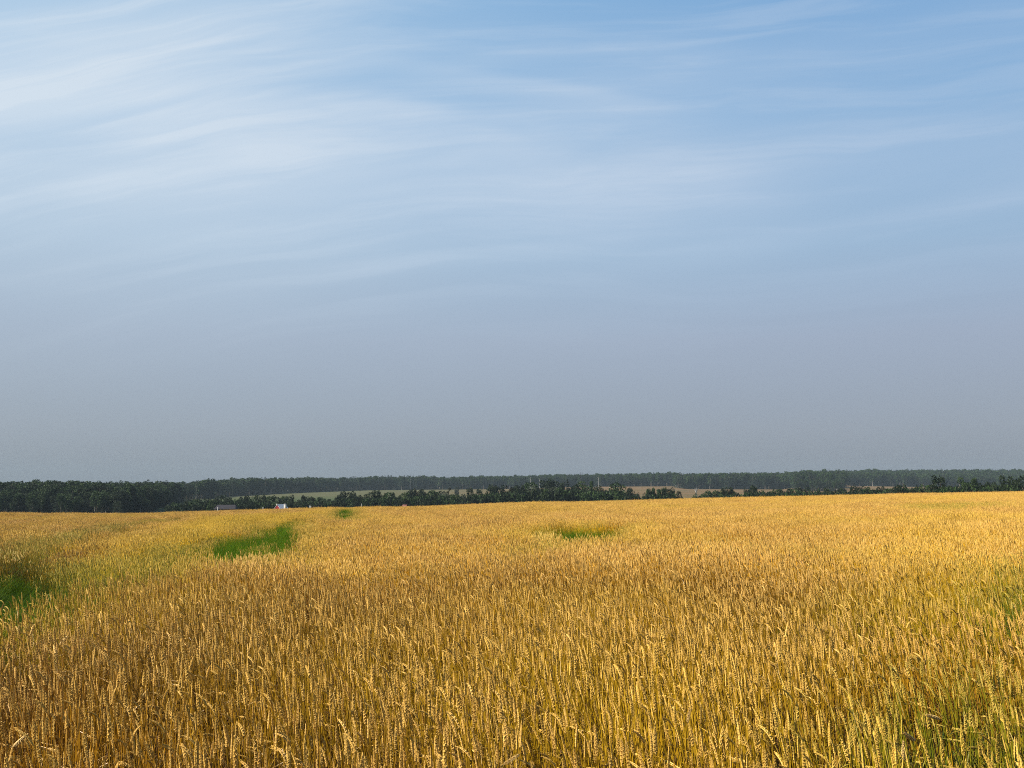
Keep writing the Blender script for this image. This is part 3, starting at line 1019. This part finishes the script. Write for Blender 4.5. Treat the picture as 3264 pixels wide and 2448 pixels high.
# the tree line: photo column, top row, width in photo pixels, distance, kind, own label
TL = [
    # left of the grey shed
    (566, 1603, 30, 440, 'greenbush', None), (592, 1597, 32, 440, 'dark', None), (618, 1593, 30, 435, 'green', None), (640, 1594, 28, 440, 'dark', None),
    (664, 1590, 30, 430, 'dark', None),
    # grey shed .. red house
    (690, 1584, 24, 440, 'dark', None), (712, 1581, 24, 445, 'oval', None), (730, 1587, 24, 440, 'dark', None), (752, 1593, 26, 430, 'green', None),
    (774, 1584, 28, 440, 'dark', None), (790, 1581, 22, 450, 'dark', None), (807, 1580, 26, 440, 'green', None), (832, 1581, 28, 440, 'oval', None),
    (858, 1583, 30, 445, 'green', None),
    # right of the red house
    (884, 1582, 26, 450, 'dark', None), (903, 1583, 24, 455, 'green', None), (920, 1581, 34, 450, 'dark', None), (945, 1594, 26, 440, 'brown', None),
    (969, 1582, 26, 445, 'oval', None), (994, 1585, 26, 445, 'dark', None), (1021, 1586, 30, 440, 'green', None), (1052, 1592, 30, 440, 'dark', None),
    # two tall crowns before the meadow
    (1084, 1578, 28, 440, 'dark', None), (1109, 1567, 40, 445, 'dark', None), (1133, 1583, 30, 440, 'oval', None), (1158, 1578, 26, 445, 'dark', None),
    (1182, 1567, 32, 450, 'dark', None), (1200, 1566, 28, 455, 'oval', None), (1218, 1574, 30, 445, 'dark', None), (1240, 1571, 34, 440, 'green', None),
    (1264, 1582, 30, 440, 'dark', None),
    # toward the meadow gap
    (1290, 1572, 34, 445, 'green', None), (1311, 1562, 30, 450, 'dark', None), (1328, 1560, 26, 455, 'brown', None), (1347, 1562, 32, 450, 'dark', None),
    (1378, 1565, 38, 445, 'green', None), (1404, 1567, 34, 450, 'dark', None),
    (1424, 1557, 24, 460, 'brown', 'thin brownish tree rising above the grey willow beside the meadow gap'),
    (1421, 1575, 56, 430, 'willow', 'pale grey-green willow below a thin brownish tree, left of the meadow gap'),
    (1455, 1577, 34, 425, 'green', None), (1475, 1577, 22, 430, 'willow', 'small pale willow standing right below the meadow gap'),
    (1456, 1554, 13, 900, 'oval', 'small lone dark tree standing out in the pale meadow below the forest'),
    (1523, 1557, 8, 1000, 'oval', 'tiny dark bush at the forest foot on the meadow'),
    # right of the gap
    (1499, 1559, 26, 440, 'oval', None), (1527, 1563, 22, 440, 'oval', None), (1545, 1578, 30, 425, 'green', None),
    (1566, 1549, 38, 450, 'dark', None), (1590, 1549, 34, 455, 'dark', None), (1594, 1577, 40, 425, 'greenbush', None), (1620, 1552, 36, 450, 'brown', None), (1646, 1549, 32, 450, 'dark', None),
    (1664, 1549, 28, 455, 'dark', None), (1640, 1583, 34, 420, 'greenbush', None),
    # the grove round the pointed conifer
    (1697, 1539, 42, 450, 'green', 'round green tree behind and above the grey willow, left of the grove'),
    (1700, 1552, 52, 425, 'willow', 'broad grey willow with pale stems at the front of the grove'),
    (1742, 1534, 46, 455, 'dark', 'left one of the two tallest dark round crowns in the grove'),
    (1768, 1531, 48, 460, 'dark', 'right one of the two tallest dark round crowns in the grove'),
    (1744, 1556, 42, 420, 'willow', 'narrower grey willow in front of the tallest dark crowns'),
    (1788, 1541, 34, 455, 'dark', 'dark tree sloping between the tallest crowns and the pointed conifer'),
    (1809, 1530, 26, 450, 'conifer', 'pointed dark conifer rising out of the grove'),
    (1796, 1558, 50, 420, 'green', 'green rounded tree in front of the pointed conifer'),
    (1834, 1547, 36, 450, 'dark', 'dark tree just right of the pointed conifer'),
    (1862, 1536, 42, 455, 'airy', 'loose light green tree in front of the right lattice of twin power poles'),
    (1886, 1535, 22, 455, 'airy', 'thin dark wispy tree left of the tall white pole'),
    (1900, 1550, 32, 445, 'dark', 'dark tree at the foot of the tall white pole'),
    (1858, 1566, 48, 420, 'bush', 'low dark bush at the field edge under the loose light green tree'),
    (1922, 1554, 30, 440, 'brown', 'brownish low tree right of the tall white pole'),
    (1918, 1574, 36, 415, 'greenbush', 'bright green bush at the field edge right of the white pole'),
    (1963, 1543, 62, 420, 'flower', 'big bush speckled with pale blossom at the right end of the grove'),
    (2003, 1558, 28, 430, 'oval', 'small dark tree right of the blossom-speckled bush'),
    (2023, 1566, 16, 425, 'conifer', 'small pointed spruce at the right end of the grove'),
    (2036, 1571, 20, 425, 'conifer', 'lowest spruce, last of the grove before the tan field'),
    # the clump in front of the tan field
    (2068, 1560, 22, 400, 'green', None), (2083, 1556, 22, 405, 'airy', None), (2099, 1560, 22, 400, 'airy', None), (2112, 1558, 26, 405, 'green', None), (2130, 1556, 32, 400, 'dark', None),
    (2166, 1568, 18, 400, 'oval', 'isolated egg-shaped dark bush standing clear on the tan field'),
    # right of the bare birch
    (2215, 1578, 22, 395, 'greenbush', None), (2235, 1576, 24, 395, 'greenbush', None), (2256, 1566, 26, 400, 'green', None), (2280, 1565, 26, 400, 'green', None), (2296, 1574, 22, 395, 'greenbush', None),
    (2311, 1556, 24, 405, 'dark', None), (2333, 1556, 28, 405, 'dark', None), (2347, 1574, 22, 395, 'bush', None),
    # next clump
    (2383, 1560, 24, 400, 'dark', None), (2400, 1550, 28, 405, 'dark', None), (2420, 1569, 28, 395, 'bush', None), (2442, 1567, 26, 395, 'greenbush', None),
    (2470, 1561, 36, 400, 'green', None), (2502, 1561, 36, 400, 'dark', None), (2532, 1559, 38, 400, 'green', None), (2560, 1556, 36, 400, 'dark', None),
    (2586, 1566, 26, 380, 'greenbush', None), (2610, 1566, 28, 380, 'greenbush', None), (2638, 1558, 36, 400, 'dark', None), (2668, 1560, 36, 400, 'dark', None),
    (2694, 1561, 32, 390, 'bush', None),
    # below the orange field strip
    (2734, 1551, 40, 385, 'dark', None), (2756, 1556, 32, 380, 'green', None), (2787, 1562, 20, 370, 'bush', None), (2811, 1553, 28, 380, 'dark', None), (2832, 1558, 30, 375, 'green', None),
    (2862, 1549, 32, 340, 'dark', None), (2877, 1548, 30, 340, 'dark', None), (2900, 1557, 28, 350, 'green', None), (2914, 1554, 22, 340, 'bush', None), (2945, 1547, 54, 370, 'green', None),
    # the tall dark trees at the right
    (2993, 1523, 50, 310, 'oval', 'big dark egg-shaped tree standing alone above the right hedge'),
    (2975, 1558, 40, 330, 'greenbush', None), (3022, 1556, 40, 320, 'bush', None), (3045, 1551, 38, 320, 'dark', None),
    (3072, 1523, 30, 325, 'airy', 'loose tree with a forked open top right of the big dark egg-shaped tree'),
    (3088, 1540, 34, 320, 'green', None), (3108, 1526, 32, 325, 'airy', 'second loose open tree, right of the forked one'),
    (3136, 1540, 34, 310, 'dark', None), (3162, 1541, 38, 310, 'dark', None), (3186, 1548, 34, 305, 'bush', None),
    (3209, 1520, 40, 305, 'dark', 'tall dark rounded tree near the right end of the hedge'),
    (3234, 1532, 36, 300, 'dark', None), (3262, 1512, 54, 295, 'dark', 'tallest darkest tree at the far right end of the hedge'),
    (3300, 1520, 54, 295, 'dark', 'dark tree reaching in at the right edge of the picture'),
]
ORD = ['first', 'second', 'third', 'fourth', 'fifth', 'sixth', 'seventh', 'eighth', 'ninth', 'tenth', 'eleventh', 'twelfth', 'thirteenth', 'fourteenth', 'fifteenth']
SEG = [(0, 'left of the grey-roofed shed'), (680, 'between the grey-roofed shed and the red house'), (876, 'just right of the red house'),
       (1068, 'in the row with two tall double crowns'), (1277, 'left of the green meadow gap'), (1487, 'between the meadow gap and the grove'),
       (2050, 'in the clump left of the egg-shaped bush'), (2200, 'right of the bare birch'), (2365, 'in the hedge below the darker forest block'),
       (2720, 'in the hedge under the orange field strip'), (2960, 'in the hedge among the tall right-hand trees')]
seg_of = lambda px: max(i for i, s_ in enumerate(SEG) if px >= s_[0])
ADJ = {'dark': 'dark tree', 'green': 'green tree', 'brown': 'brownish tree', 'oval': 'upright dark tree', 'airy': 'loose tree', 'willow': 'willow',
       'conifer': 'conifer', 'bush': 'dark bush', 'greenbush': 'green bush'}
count = {}
for (px, top, wpx, d, kd, lab) in sorted(TL, key=lambda q: q[0]):
    tp = at_depth(px, top, d)
    zb = gz(tp.x, tp.y) - 0.1
    h = max(1.5, tp.z - zb)
    var = TREE[kd][random.randrange(len(TREE[kd]))]
    wid = wpx * d / FPX * 1.24
    name = 'shrub' if 'bush' in kd or kd == 'flower' else ('conifer_tree' if kd == 'conifer' else 'tree')
    e = empty(name, (tp.x, tp.y, zb), random.uniform(0, 6.28), (wid, wid, h))
    if lab is None:
        key = (seg_of(px), kd)
        count[key] = count.get(key, 0) + 1
        lab = '%s %s from the left, %s' % (ORD[count[key] - 1], ADJ[kd], SEG[seg_of(px)][1])
    tag(e, lab, 'shrub' if name == 'shrub' else 'tree', 'trees and bushes along the valley behind the wheat')
    obj('crown', var[0], e)
    obj('trunk', var[1], e)
    if kd == 'flower':
        fb = MB()
        for _ in range(150):
            a = random.uniform(0, 6.28); z = random.uniform(.25, .92)
            r = .44 * math.sqrt(max(.02, 1 - (z - .35) ** 2 * 2.2)) * random.uniform(.9, 1.04)
            leaf_quad(fb, (math.cos(a) * r, math.sin(a) * r, z), .013)
        obj('blossom', fb.mesh('blossom', [M_WHITE]), e)

# the low growth under that tree line
a, b, hs = [], [], []
E_PX = [540, 680, 760, 1060, 1084, 1290, 1425, 1435, 1490, 1500, 1640, 1760, 1850, 1990, 2040]
E_Y = [1604, 1594, 1596, 1594, 1588, 1580, 1576, 1587, 1586, 1576, 1564, 1556, 1556, 1566, 1577]
for px0, px1, d0, d1, env in ((540, 2040, 412, 460, (E_PX, E_Y)), (2056, 2140, 395, 412, ([2056, 2140], [1572, 1568])), (2202, 2352, 388, 410, ([2202, 2352], [1580, 1573])),
                              (2376, 2960, 362, 412, ([2376, 2700, 2760, 2960], [1568, 1566, 1560, 1555])), (2960, 3450, 290, 335, ([2960, 3120, 3450], [1553, 1548, 1540]))):
    nn_ = int((px1 - px0) * 0.9)
    pp = rng.uniform(px0, px1, nn_); dd = rng.uniform(d0, d1, nn_)
    x_ = (pp - CW / 2) / FPX * dd
    top_ = CAMZ + (HOR - np.interp(pp, env[0], env[1]) - rng.gamma(2.0, 4.0, nn_)) / FPX * dd
    a.append(x_); b.append(dd); hs.append(np.maximum(1.0, (top_ - ground(x_, dd)) / 0.9))
a, b, hs = map(np.concatenate, (a, b, hs))
shrub_lib = []
for v in range(5):
    c_ = MB(); crown(c_, 'bush', 420, .07)
    shrub_lib.append(c_.mesh('low_bush_%d' % v, [M_DARK if v % 2 == 0 else M_MID]))
LIB_SHRUB = library('shrub_library', shrub_lib)
ug = scatter('undergrowth', LIB_SHRUB, np.column_stack([a, b, ground(a, b) - 0.1]), np.column_stack([0 * a, 0 * a, rng.uniform(0, 6.28, len(a))]),
             np.column_stack([hs * 0.42 + 1.6, hs * 0.42 + 1.6, hs]), rng.integers(0, 5, len(a)), {'rnd': rng.uniform(0, 1, len(a))})
tag(ug, 'dark scrub filling the valley under the line of trees', 'undergrowth', kind='stuff')

# ------------------------------------------------------------------ the forest beyond
def forest_meshes(prefix, leaves, size):
    out = []
    for v, (shape, fol, bark) in enumerate([('tall', M_MID, M_BIRCH), ('tall', M_DARK, M_BARK), ('tall', M_MID, M_BARK), ('spruce', M_NEEDLE, M_BARK),
                                            ('tall', M_DARK, M_BARK), ('pine', M_NEEDLE, M_BARK), ('spruce', M_NEEDLE, M_BARK), ('tall', M_MID, M_BARK)]):
        mb = MB()
        crown(mb, shape, leaves, size)
        trunk(mb, shape, 1, .011)
        out.append(mb.mesh('%s_%d' % (prefix, v), [fol, bark]))
    return out


LIB_FAR = library('forest_library', forest_meshes('forest_tree', 420, .036))
LIB_NEAR = library('wood_library', forest_meshes('wood_tree', 1100, .024))


def forest_points(px0, px1, depths, dens, hmean):
    X, Y, Hh = [], [], []
    for (da, db), de in zip(depths, dens):
        n0 = int((px1 - px0) / FPX * 1300 * (db - da) * de)
        pp = rng.uniform(px0, px1, n0); q = rng.uniform(da, db, n0)
        u = (pp - CW / 2) / FPX
        y = np.interp(u, FU, F_Y) + q + (vnoise(pp, pp * 0, 22, 4) - .5) * 30
        w = np.clip(y / 1400, 0.15, 1.2)
        ok = rng.uniform(0, 1.2, n0) < w
        X.append((u * y)[ok]); Y.append(y[ok])
        Hh.append((hmean * np.clip(rng.normal(1, .07, n0), .8, 1.13) * (0.90 + .20 * vnoise(u * y, y, 45, 7) + .05 * vnoise(u * y, y, 140, 17)))[ok])
    return map(np.concatenate, (X, Y, Hh))


fX, fY, fH = forest_points(562, 4000, ((0, 60), (60, 250), (250, 520)), (1 / 22, 1 / 45, 1 / 80), 17.0)
fx_px = fX / fY * FPX + CW / 2
fH = fH * np.interp(fx_px, [562, 640, 720, 1000, 1900, 2600, 3264], [.74, .86, .93, .97, 1.02, 1.08, 1.0])
fH = np.where((fx_px > 2530) & (fx_px < 2690) & (fY < 1200), fH * .62, fH)
wdt = fH * rng.uniform(.9, 1.3, len(fH))
ff = scatter('forest', LIB_FAR, np.column_stack([fX, fY, ground(fX, fY) - .2]), np.column_stack([0 * fX, 0 * fX, rng.uniform(0, 6.28, len(fX))]),
             np.column_stack([wdt, wdt, fH]), rng.integers(0, 8, len(fX)), {'rnd': rng.uniform(0, 1, len(fX))})
tag(ff, 'long hazy blue-green forest along the horizon beyond the meadows', 'forest', kind='stuff')

fX, fY, fH = forest_points(-500, 566, ((0, 40), (40, 160), (160, 330)), (1 / 5, 1 / 9, 1 / 16), 12.6)
fH = np.where(fY < np.interp(fX / fY, FU, F_Y) + 18, fH * rng.uniform(.35, .9, len(fH)), fH)
wdt = fH * rng.uniform(.95, 1.4, len(fH))
fw = scatter('woodland', LIB_NEAR, np.column_stack([fX, fY, ground(fX, fY) - .2]), np.column_stack([0 * fX, 0 * fX, rng.uniform(0, 6.28, len(fX))]),
             np.column_stack([wdt, wdt, fH]), rng.integers(0, 8, len(fX)), {'rnd': rng.uniform(0, 1, len(fX))})
tag(fw, 'dark dense mixed wood at the left behind the wheat field', 'woodland', kind='stuff')

# ------------------------------------------------------------------ houses, poles, a dead birch
def gable_house(name, label, cat, peak, width, depth, wall_h, rise, rz, m_wall, m_roof, over=0.35):
    """peak = the gable top nearest the viewer; local -Y is the gable front"""
    zg = gz(peak.x, peak.y) - 0.1
    base_h = max(1.2, peak.z - zg - rise)
    e = empty(name, (peak.x, peak.y, zg), rz)
    tag(e, label, cat)
    w = width / 2
    mb = MB()
    vs = [(-w, 0, 0), (w, 0, 0), (w, depth, 0), (-w, depth, 0), (-w, 0, base_h), (w, 0, base_h), (w, depth, base_h), (-w, depth, base_h),
          (0, 0, base_h + rise - .12), (0, depth, base_h + rise - .12)]
    mb.add(vs, [(0, 1, 5, 8, 4), (2, 3, 7, 9, 6), (1, 2, 6, 5), (3, 0, 4, 7), (3, 2, 1, 0)])
    obj('wall', mb.mesh('wall', [m_wall]), e)
    rb = MB()
    sl = rise / w
    for sg in (-1, 1):
        o = over
        p = [(0, -o, base_h + rise), (sg * (w + o), -o, base_h - sl * o), (sg * (w + o), depth + o, base_h - sl * o), (0, depth + o, base_h + rise)]
        q = [(x, y, z - .10) for x, y, z in p]
        rb.add(p + q, [(0, 1, 2, 3), (7, 6, 5, 4), (0, 4, 5, 1), (1, 5, 6, 2), (2, 6, 7, 3)])
    roof = obj('roof', rb.mesh('roof', [m_roof]), e)
    return e, roof, base_h, zg


# red house
pk = at_depth(884, 1607.5, 400)
red, roof, bh, zg = gable_house('house', 'red wooden house with a white metal roof showing over the wheat edge', 'house', pk, 5.0, 4.4, 2.6, 2.6, R(-32), M_REDWALL, M_ROOFWHITE, .12)
cb = MB(); cb.box((0, 0, 0), (.85, .85, 1.9)); cb.box((0, 0, 1.0), (1.0, 1.0, .12))
ch = obj('chimney', cb.mesh('chimney', [M_WHITE]), roof)
cp = at_depth(909.5, 1615.5, 399)
loc = Vector((cp.x - pk.x, cp.y - pk.y, 0)); cs, sn = math.cos(R(32)), math.sin(R(32))
ch.location = (loc.x * cs - loc.y * sn, loc.x * sn + loc.y * cs, cp.z - zg)
kb = MB(); kb.box((0, 0, 0), (.6, .6, .35))
kp = obj('chimney_cap', kb.mesh('chimney_cap', [M_DKMETAL]), roof)
kp.location = ch.location + Vector((0, 0, 1.24))
fb = MB(); fb.box((0, -.22, bh + 2.62), (.5, .16, .40))
obj('gable_cap', fb.mesh('gable_cap', [M_WHITE]), red)

# long grey-roofed shed, its eave along the wheat edge
sp_ = at_depth(722, 1609.0, 402)
zg = gz(sp_.x, sp_.y) - .1
shd = empty('shed', (sp_.x, sp_.y, zg), R(2))
tag(shd, 'long low shed with a dull slate-grey roof behind the wheat edge', 'shed')
hh = sp_.z - zg
mb = MB(); mb.box((0, 0, (hh - 1.5) / 2), (7.9, 5.0, hh - 1.5)); obj('wall', mb.mesh('wall', [M_PINKWALL]), shd)
mb = MB()
L2, r2, dd = 4.25, 3.55, 2.9
mb.add([(-L2, -dd, hh - 1.52), (L2, -dd, hh - 1.52), (r2, 0, hh), (-r2, 0, hh), (L2, dd, hh - 1.52), (-L2, dd, hh - 1.52)],
       [(0, 1, 2, 3), (4, 5, 3, 2), (1, 4, 2), (5, 0, 3), (5, 4, 1, 0)])
obj('roof', mb.mesh('roof', [M_ROOFGREY]), shd)
mb = MB(); mb.box((-3.3, -2.53, (hh - 1.7) / 2), (1.0, .06, hh - 1.7)); obj('door', mb.mesh('door', [M_PINKWALL]), shd)

for px, py, d, w, rs, mw, mr, lab in ((1296, 1608.5, 405, 1.0, .5, M_RUST, M_RUST, 'tiny rusty red roof peeping over the wheat edge under the trees'),
                                      (911, 1604, 425, 4.2, 1.8, M_DKMETAL, M_ROOFGREY, 'dark grey roof behind the white chimney of the red house')):
    gable_house('shed', lab, 'shed', at_depth(px, py, d), w, 1.6 if rs < 1.5 else 5.0, 2.2, rs, R(62 if rs < 1.5 else 20), mw, mr, .25)

for px, py, d, r_, lab in ((694.5, 1617, 396, .17, 'white post at the left end of the grey-roofed shed'), (839, 1616.5, 396, .2, 'short white post between the shed and the red house'),
                           (1153, 1606, 398, .10, 'pale post at the wheat edge right of the far green strip')):
    tp = at_depth(px, py, d); zg = gz(tp.x, tp.y) - .3
    e = empty('post', (tp.x, tp.y, zg)); tag(e, lab, 'post')
    h = tp.z - zg
    mb = MB(); mb.tube([(0, 0, 0), (0, 0, h * .5), (0, 0, h - .1)], [r_, r_, r_ * .92], 8); obj('shaft', mb.mesh('shaft', [M_WHITE]), e)
    mb = MB(); mb.tube([(0, 0, h - .12), (0, 0, h - .02), (0, 0, h + .06)], [r_ * 1.2, r_ * 1.2, r_ * .4], 8); obj('cap', mb.mesh('cap', [M_WHITE]), e)

# mast with a white dish right of the red house
tp = at_depth(986, 1609, 398); zg = gz(tp.x, tp.y) - .3
e = empty('antenna_mast', (tp.x, tp.y, zg)); tag(e, 'thin mast with a small white dish right of the red house', 'antenna')
h = tp.z - zg
mb = MB(); mb.tube([(0, 0, 0), (0, 0, h)], [.06, .05], 6); mb.box((0, 0, h - .15), (.7, .05, .05)); obj('mast', mb.mesh('mast', [M_CONCRETE]), e)
mb = MB()
mb.tube([(.42, .08, h - .75), (.42, .0, h - .75), (.42, -.08, h - .75), (.42, -.13, h - .75)], [.10, .26, .38, .42], 12)
mb.tube([(0, 0, h - .75), (.42, 0.08, h - .75)], [.03, .03], 5)
obj('dish', mb.mesh('dish', [M_WHITE]), e)

# twin-pole power line supports
for i, (px, py, d, gap, lab) in enumerate(((1313, 1512.5, 1330, 8.0, 'twin-pole power line support rising from the forest left of the meadow gap'),
                                           (1852.5, 1504.5, 1000, 6.0, 'twin-pole power line support above the loose light green tree in the grove'),
                                           (3008, 1500, 900, 6.0, 'faint twin-pole power line support behind the big egg-shaped tree'))):
    tp = at_depth(px, py, d); zg = gz(tp.x, tp.y) - .3
    h = tp.z - zg; g = gap * d / FPX / 2
    e = empty('power_pole', (tp.x, tp.y, zg), R(12)); tag(e, lab, 'power pole', 'power line supports over the forest')
    for sg in (-1, 1):
        mb = MB(); mb.tube([(sg * g, 0, 0), (sg * g, 0, h)], [.26, .17], 7); obj('pole', mb.mesh('pole', [M_DKMETAL]), e)
    for z_ in (h - 2.0, h - 4.6):
        mb = MB(); mb.box((0, -.22, z_), (g * 2 + 2.6, .22, .28)); obj('crossarm', mb.mesh('crossarm', [M_DKMETAL]), e)
    mb = MB(); mb.tube([(-g, .2, h - 4.8), (g, .2, h - 8)], [.09, .09], 5); mb.tube([(g, .34, h - 4.8), (-g, .34, h - 8)], [.09, .09], 5); obj('brace', mb.mesh('brace', [M_DKMETAL]), e)
    for x_ in (-g - 1.1, 0, g + 1.1):
        mb = MB(); mb.tube([(x_, -.22, h - 4.75), (x_, -.22, h - 5.2), (x_, -.22, h - 5.6)], [.06, .14, .06], 6); obj('insulator', mb.mesh('insulator', [M_DKMETAL]), e)

for px, py, d, r_, lab in ((1907, 1519.5, 900, .24, 'tall white pole standing clear right of the grove'),
                           (1690.5, 1522, 1000, .22, 'white pole before the far forest above the grey willows'),
                           (1720, 1526, 1050, .17, 'thinner pale pole between the white pole and the tallest crowns')):
    tp = at_depth(px, py, d); zg = gz(tp.x, tp.y) - .3; h = tp.z - zg
    e = empty('pole', (tp.x, tp.y, zg)); tag(e, lab, 'pole')
    mb = MB(); mb.tube([(0, 0, 0), (0, 0, h * .5), (0, 0, h)], [r_, r_ * .9, r_ * .7], 8); obj('shaft', mb.mesh('shaft', [M_CONCRETE]), e)
    mb = MB(); mb.box((0, -r_, h - .5), (1.5, .12, .14)); obj('crossarm', mb.mesh('crossarm', [M_CONCRETE]), e)

# bare birch
tp = at_depth(2219, 1552, 398); zg = gz(tp.x, tp.y) - .2; h = tp.z - zg
e = empty('dead_birch', (tp.x, tp.y, zg)); tag(e, 'bare white forked birch standing against the tan field', 'tree')
mb = MB(); fk = h - 2.2
mb.tube([(0, 0, 0), (.05, 0, fk * .5), (-.02, 0, fk)], [.22, .19, .15], 8); obj('trunk', mb.mesh('trunk', [M_CONCRETE]), e)
mb = MB()
for dx_, top_ in ((-.55, h - .3), (.40, h), (.85, h - .5), (-.15, h - .15), (-.9, h - .9), (.15, h - .6)):
    p0 = Vector((-.02, 0, fk - random.uniform(0, .5))); q = Vector((dx_, random.uniform(-.3, .3), top_))
    mid = p0.lerp(q, .5) + Vector((-dx_ * .12, 0, .08))
    mb.tube([p0, mid, q], [.09, .06, .025], 5)
    for _ in range(3):
        t = random.uniform(.4, .9); r0 = p0.lerp(q, t)
        mb.tube([r0, r0 + Vector((random.uniform(-.35, .35), random.uniform(-.2, .2), random.uniform(.1, .45)))], [.03, .012], 4)
obj('branches', mb.mesh('branches', [M_CONCRETE]), e)

# ------------------------------------------------------------------ single wheat plants that stand out of the crop
def pale_mat():
    m, n = material('pale_ear')
    isl = n.new('ShaderNodeNewGeometry').outputs['Random Per Island']
    finish(n, n.mix(isl, (0.44, 0.27, 0.075), (0.62, 0.42, 0.15)), 0.6, 0.3, 0.08)
    return m


M_PALE = pale_mat()
SPECIAL = [
    ((2881, 2422), (2880, 2366), 1.35, 'thick pale upright wheat ear at the bottom edge toward the right corner'),
    ((2192, 2300), (2200, 2258), 1.05, 'bright pale wheat ear leaning right, low in the field right of the middle'),
    ((46, 2378), (86, 2342), 1.0, 'long wheat plant leaning right at the bottom left corner'),
    ((444, 2236), (470, 2200), 1.0, 'wheat ear leaning right above its neighbours, low at the left'),
    ((3, 1948), (22, 1894), 1.1, 'yellow wheat ear at the left picture edge against the dark gap'),
    ((214, 2029), (198, 2046), 0.9, 'wheat plant broken over with its ear pointing down left'),
    ((2993, 2291), (2958, 2280), 0.95, 'wheat ear bent over flat to the left near the right corner'),
    ((2913, 2360), (2890, 2342), 1.0, 'wheat ear slanting up left beside the thick pale ear'),
    ((1652, 2407), (1612, 2432), 1.0, 'orange-brown wheat ear drooping left at the bottom edge by the middle'),
]
for (bx, by), (tx, ty), fat, lab in SPECIAL:
    hx, hy = on_ears((bx + tx) / 2, min(by, ty), 0.93)
    d = hy - 0.05
    pb_ = at_depth(bx, by, d); pt = at_depth(tx, ty, d - 0.02)
    g0 = Vector((pb_.x - (pt.x - pb_.x) * 1.6, d + 0.03, 0)); g0.z = gz(g0.x, g0.y) - .01
    e = empty('wheat_plant', g0); tag(e, lab, 'wheat plant')
    bas = pb_ - g0
    ctrl = Vector((bas.x * .15, bas.y * .3, bas.z * 1.02 if ty < by else bas.z * 1.12))
    pts = [ctrl * (2 * t * (1 - t)) + bas * (t * t) for t in [i / 9 for i in range(10)]]
    mb = MB(); mb.tube(pts, [.0024 - .0001 * i for i in range(10)], 5); obj('stem', mb.mesh('stem', [M_STEM]), e)
    mb = MB(); add_ear_fine(mb, bas, pt - pb_, max(.075, min(.11, (pt - pb_).length)), 0.05, 0, nodes=11, fat=1.15 * fat)
    obj('ear', mb.mesh('ear', [M_PALE]), e)
    mb = MB(); add_leaf(mb, pts[6], random.uniform(0, 6.28), .2, .004, 1.2, 0); obj('leaf', mb.mesh('leaf', [M_LEAF]), e)

# ------------------------------------------------------------------ haze
hz = MB()
hz.box((0, 0, 14), (6600, 6600, 84))
hm = bpy.data.materials.new('haze_air')
hm.use_nodes = True
HN = Nodes(hm.node_tree)
pv = HN.new('ShaderNodeVolumePrincipled')
pv.inputs['Color'].default_value = (0.28, 0.355, 0.40, 1)
pv.inputs['Density'].default_value = 0.00013
pv.inputs['Anisotropy'].default_value = 0.0
ho = HN.new('ShaderNodeOutputMaterial')
HN.put(ho.inputs['Volume'], pv.outputs[0])
tag(obj('haze', hz.mesh('haze', [hm])), 'thin summer haze lying over the valley and forest', 'haze', kind='stuff')
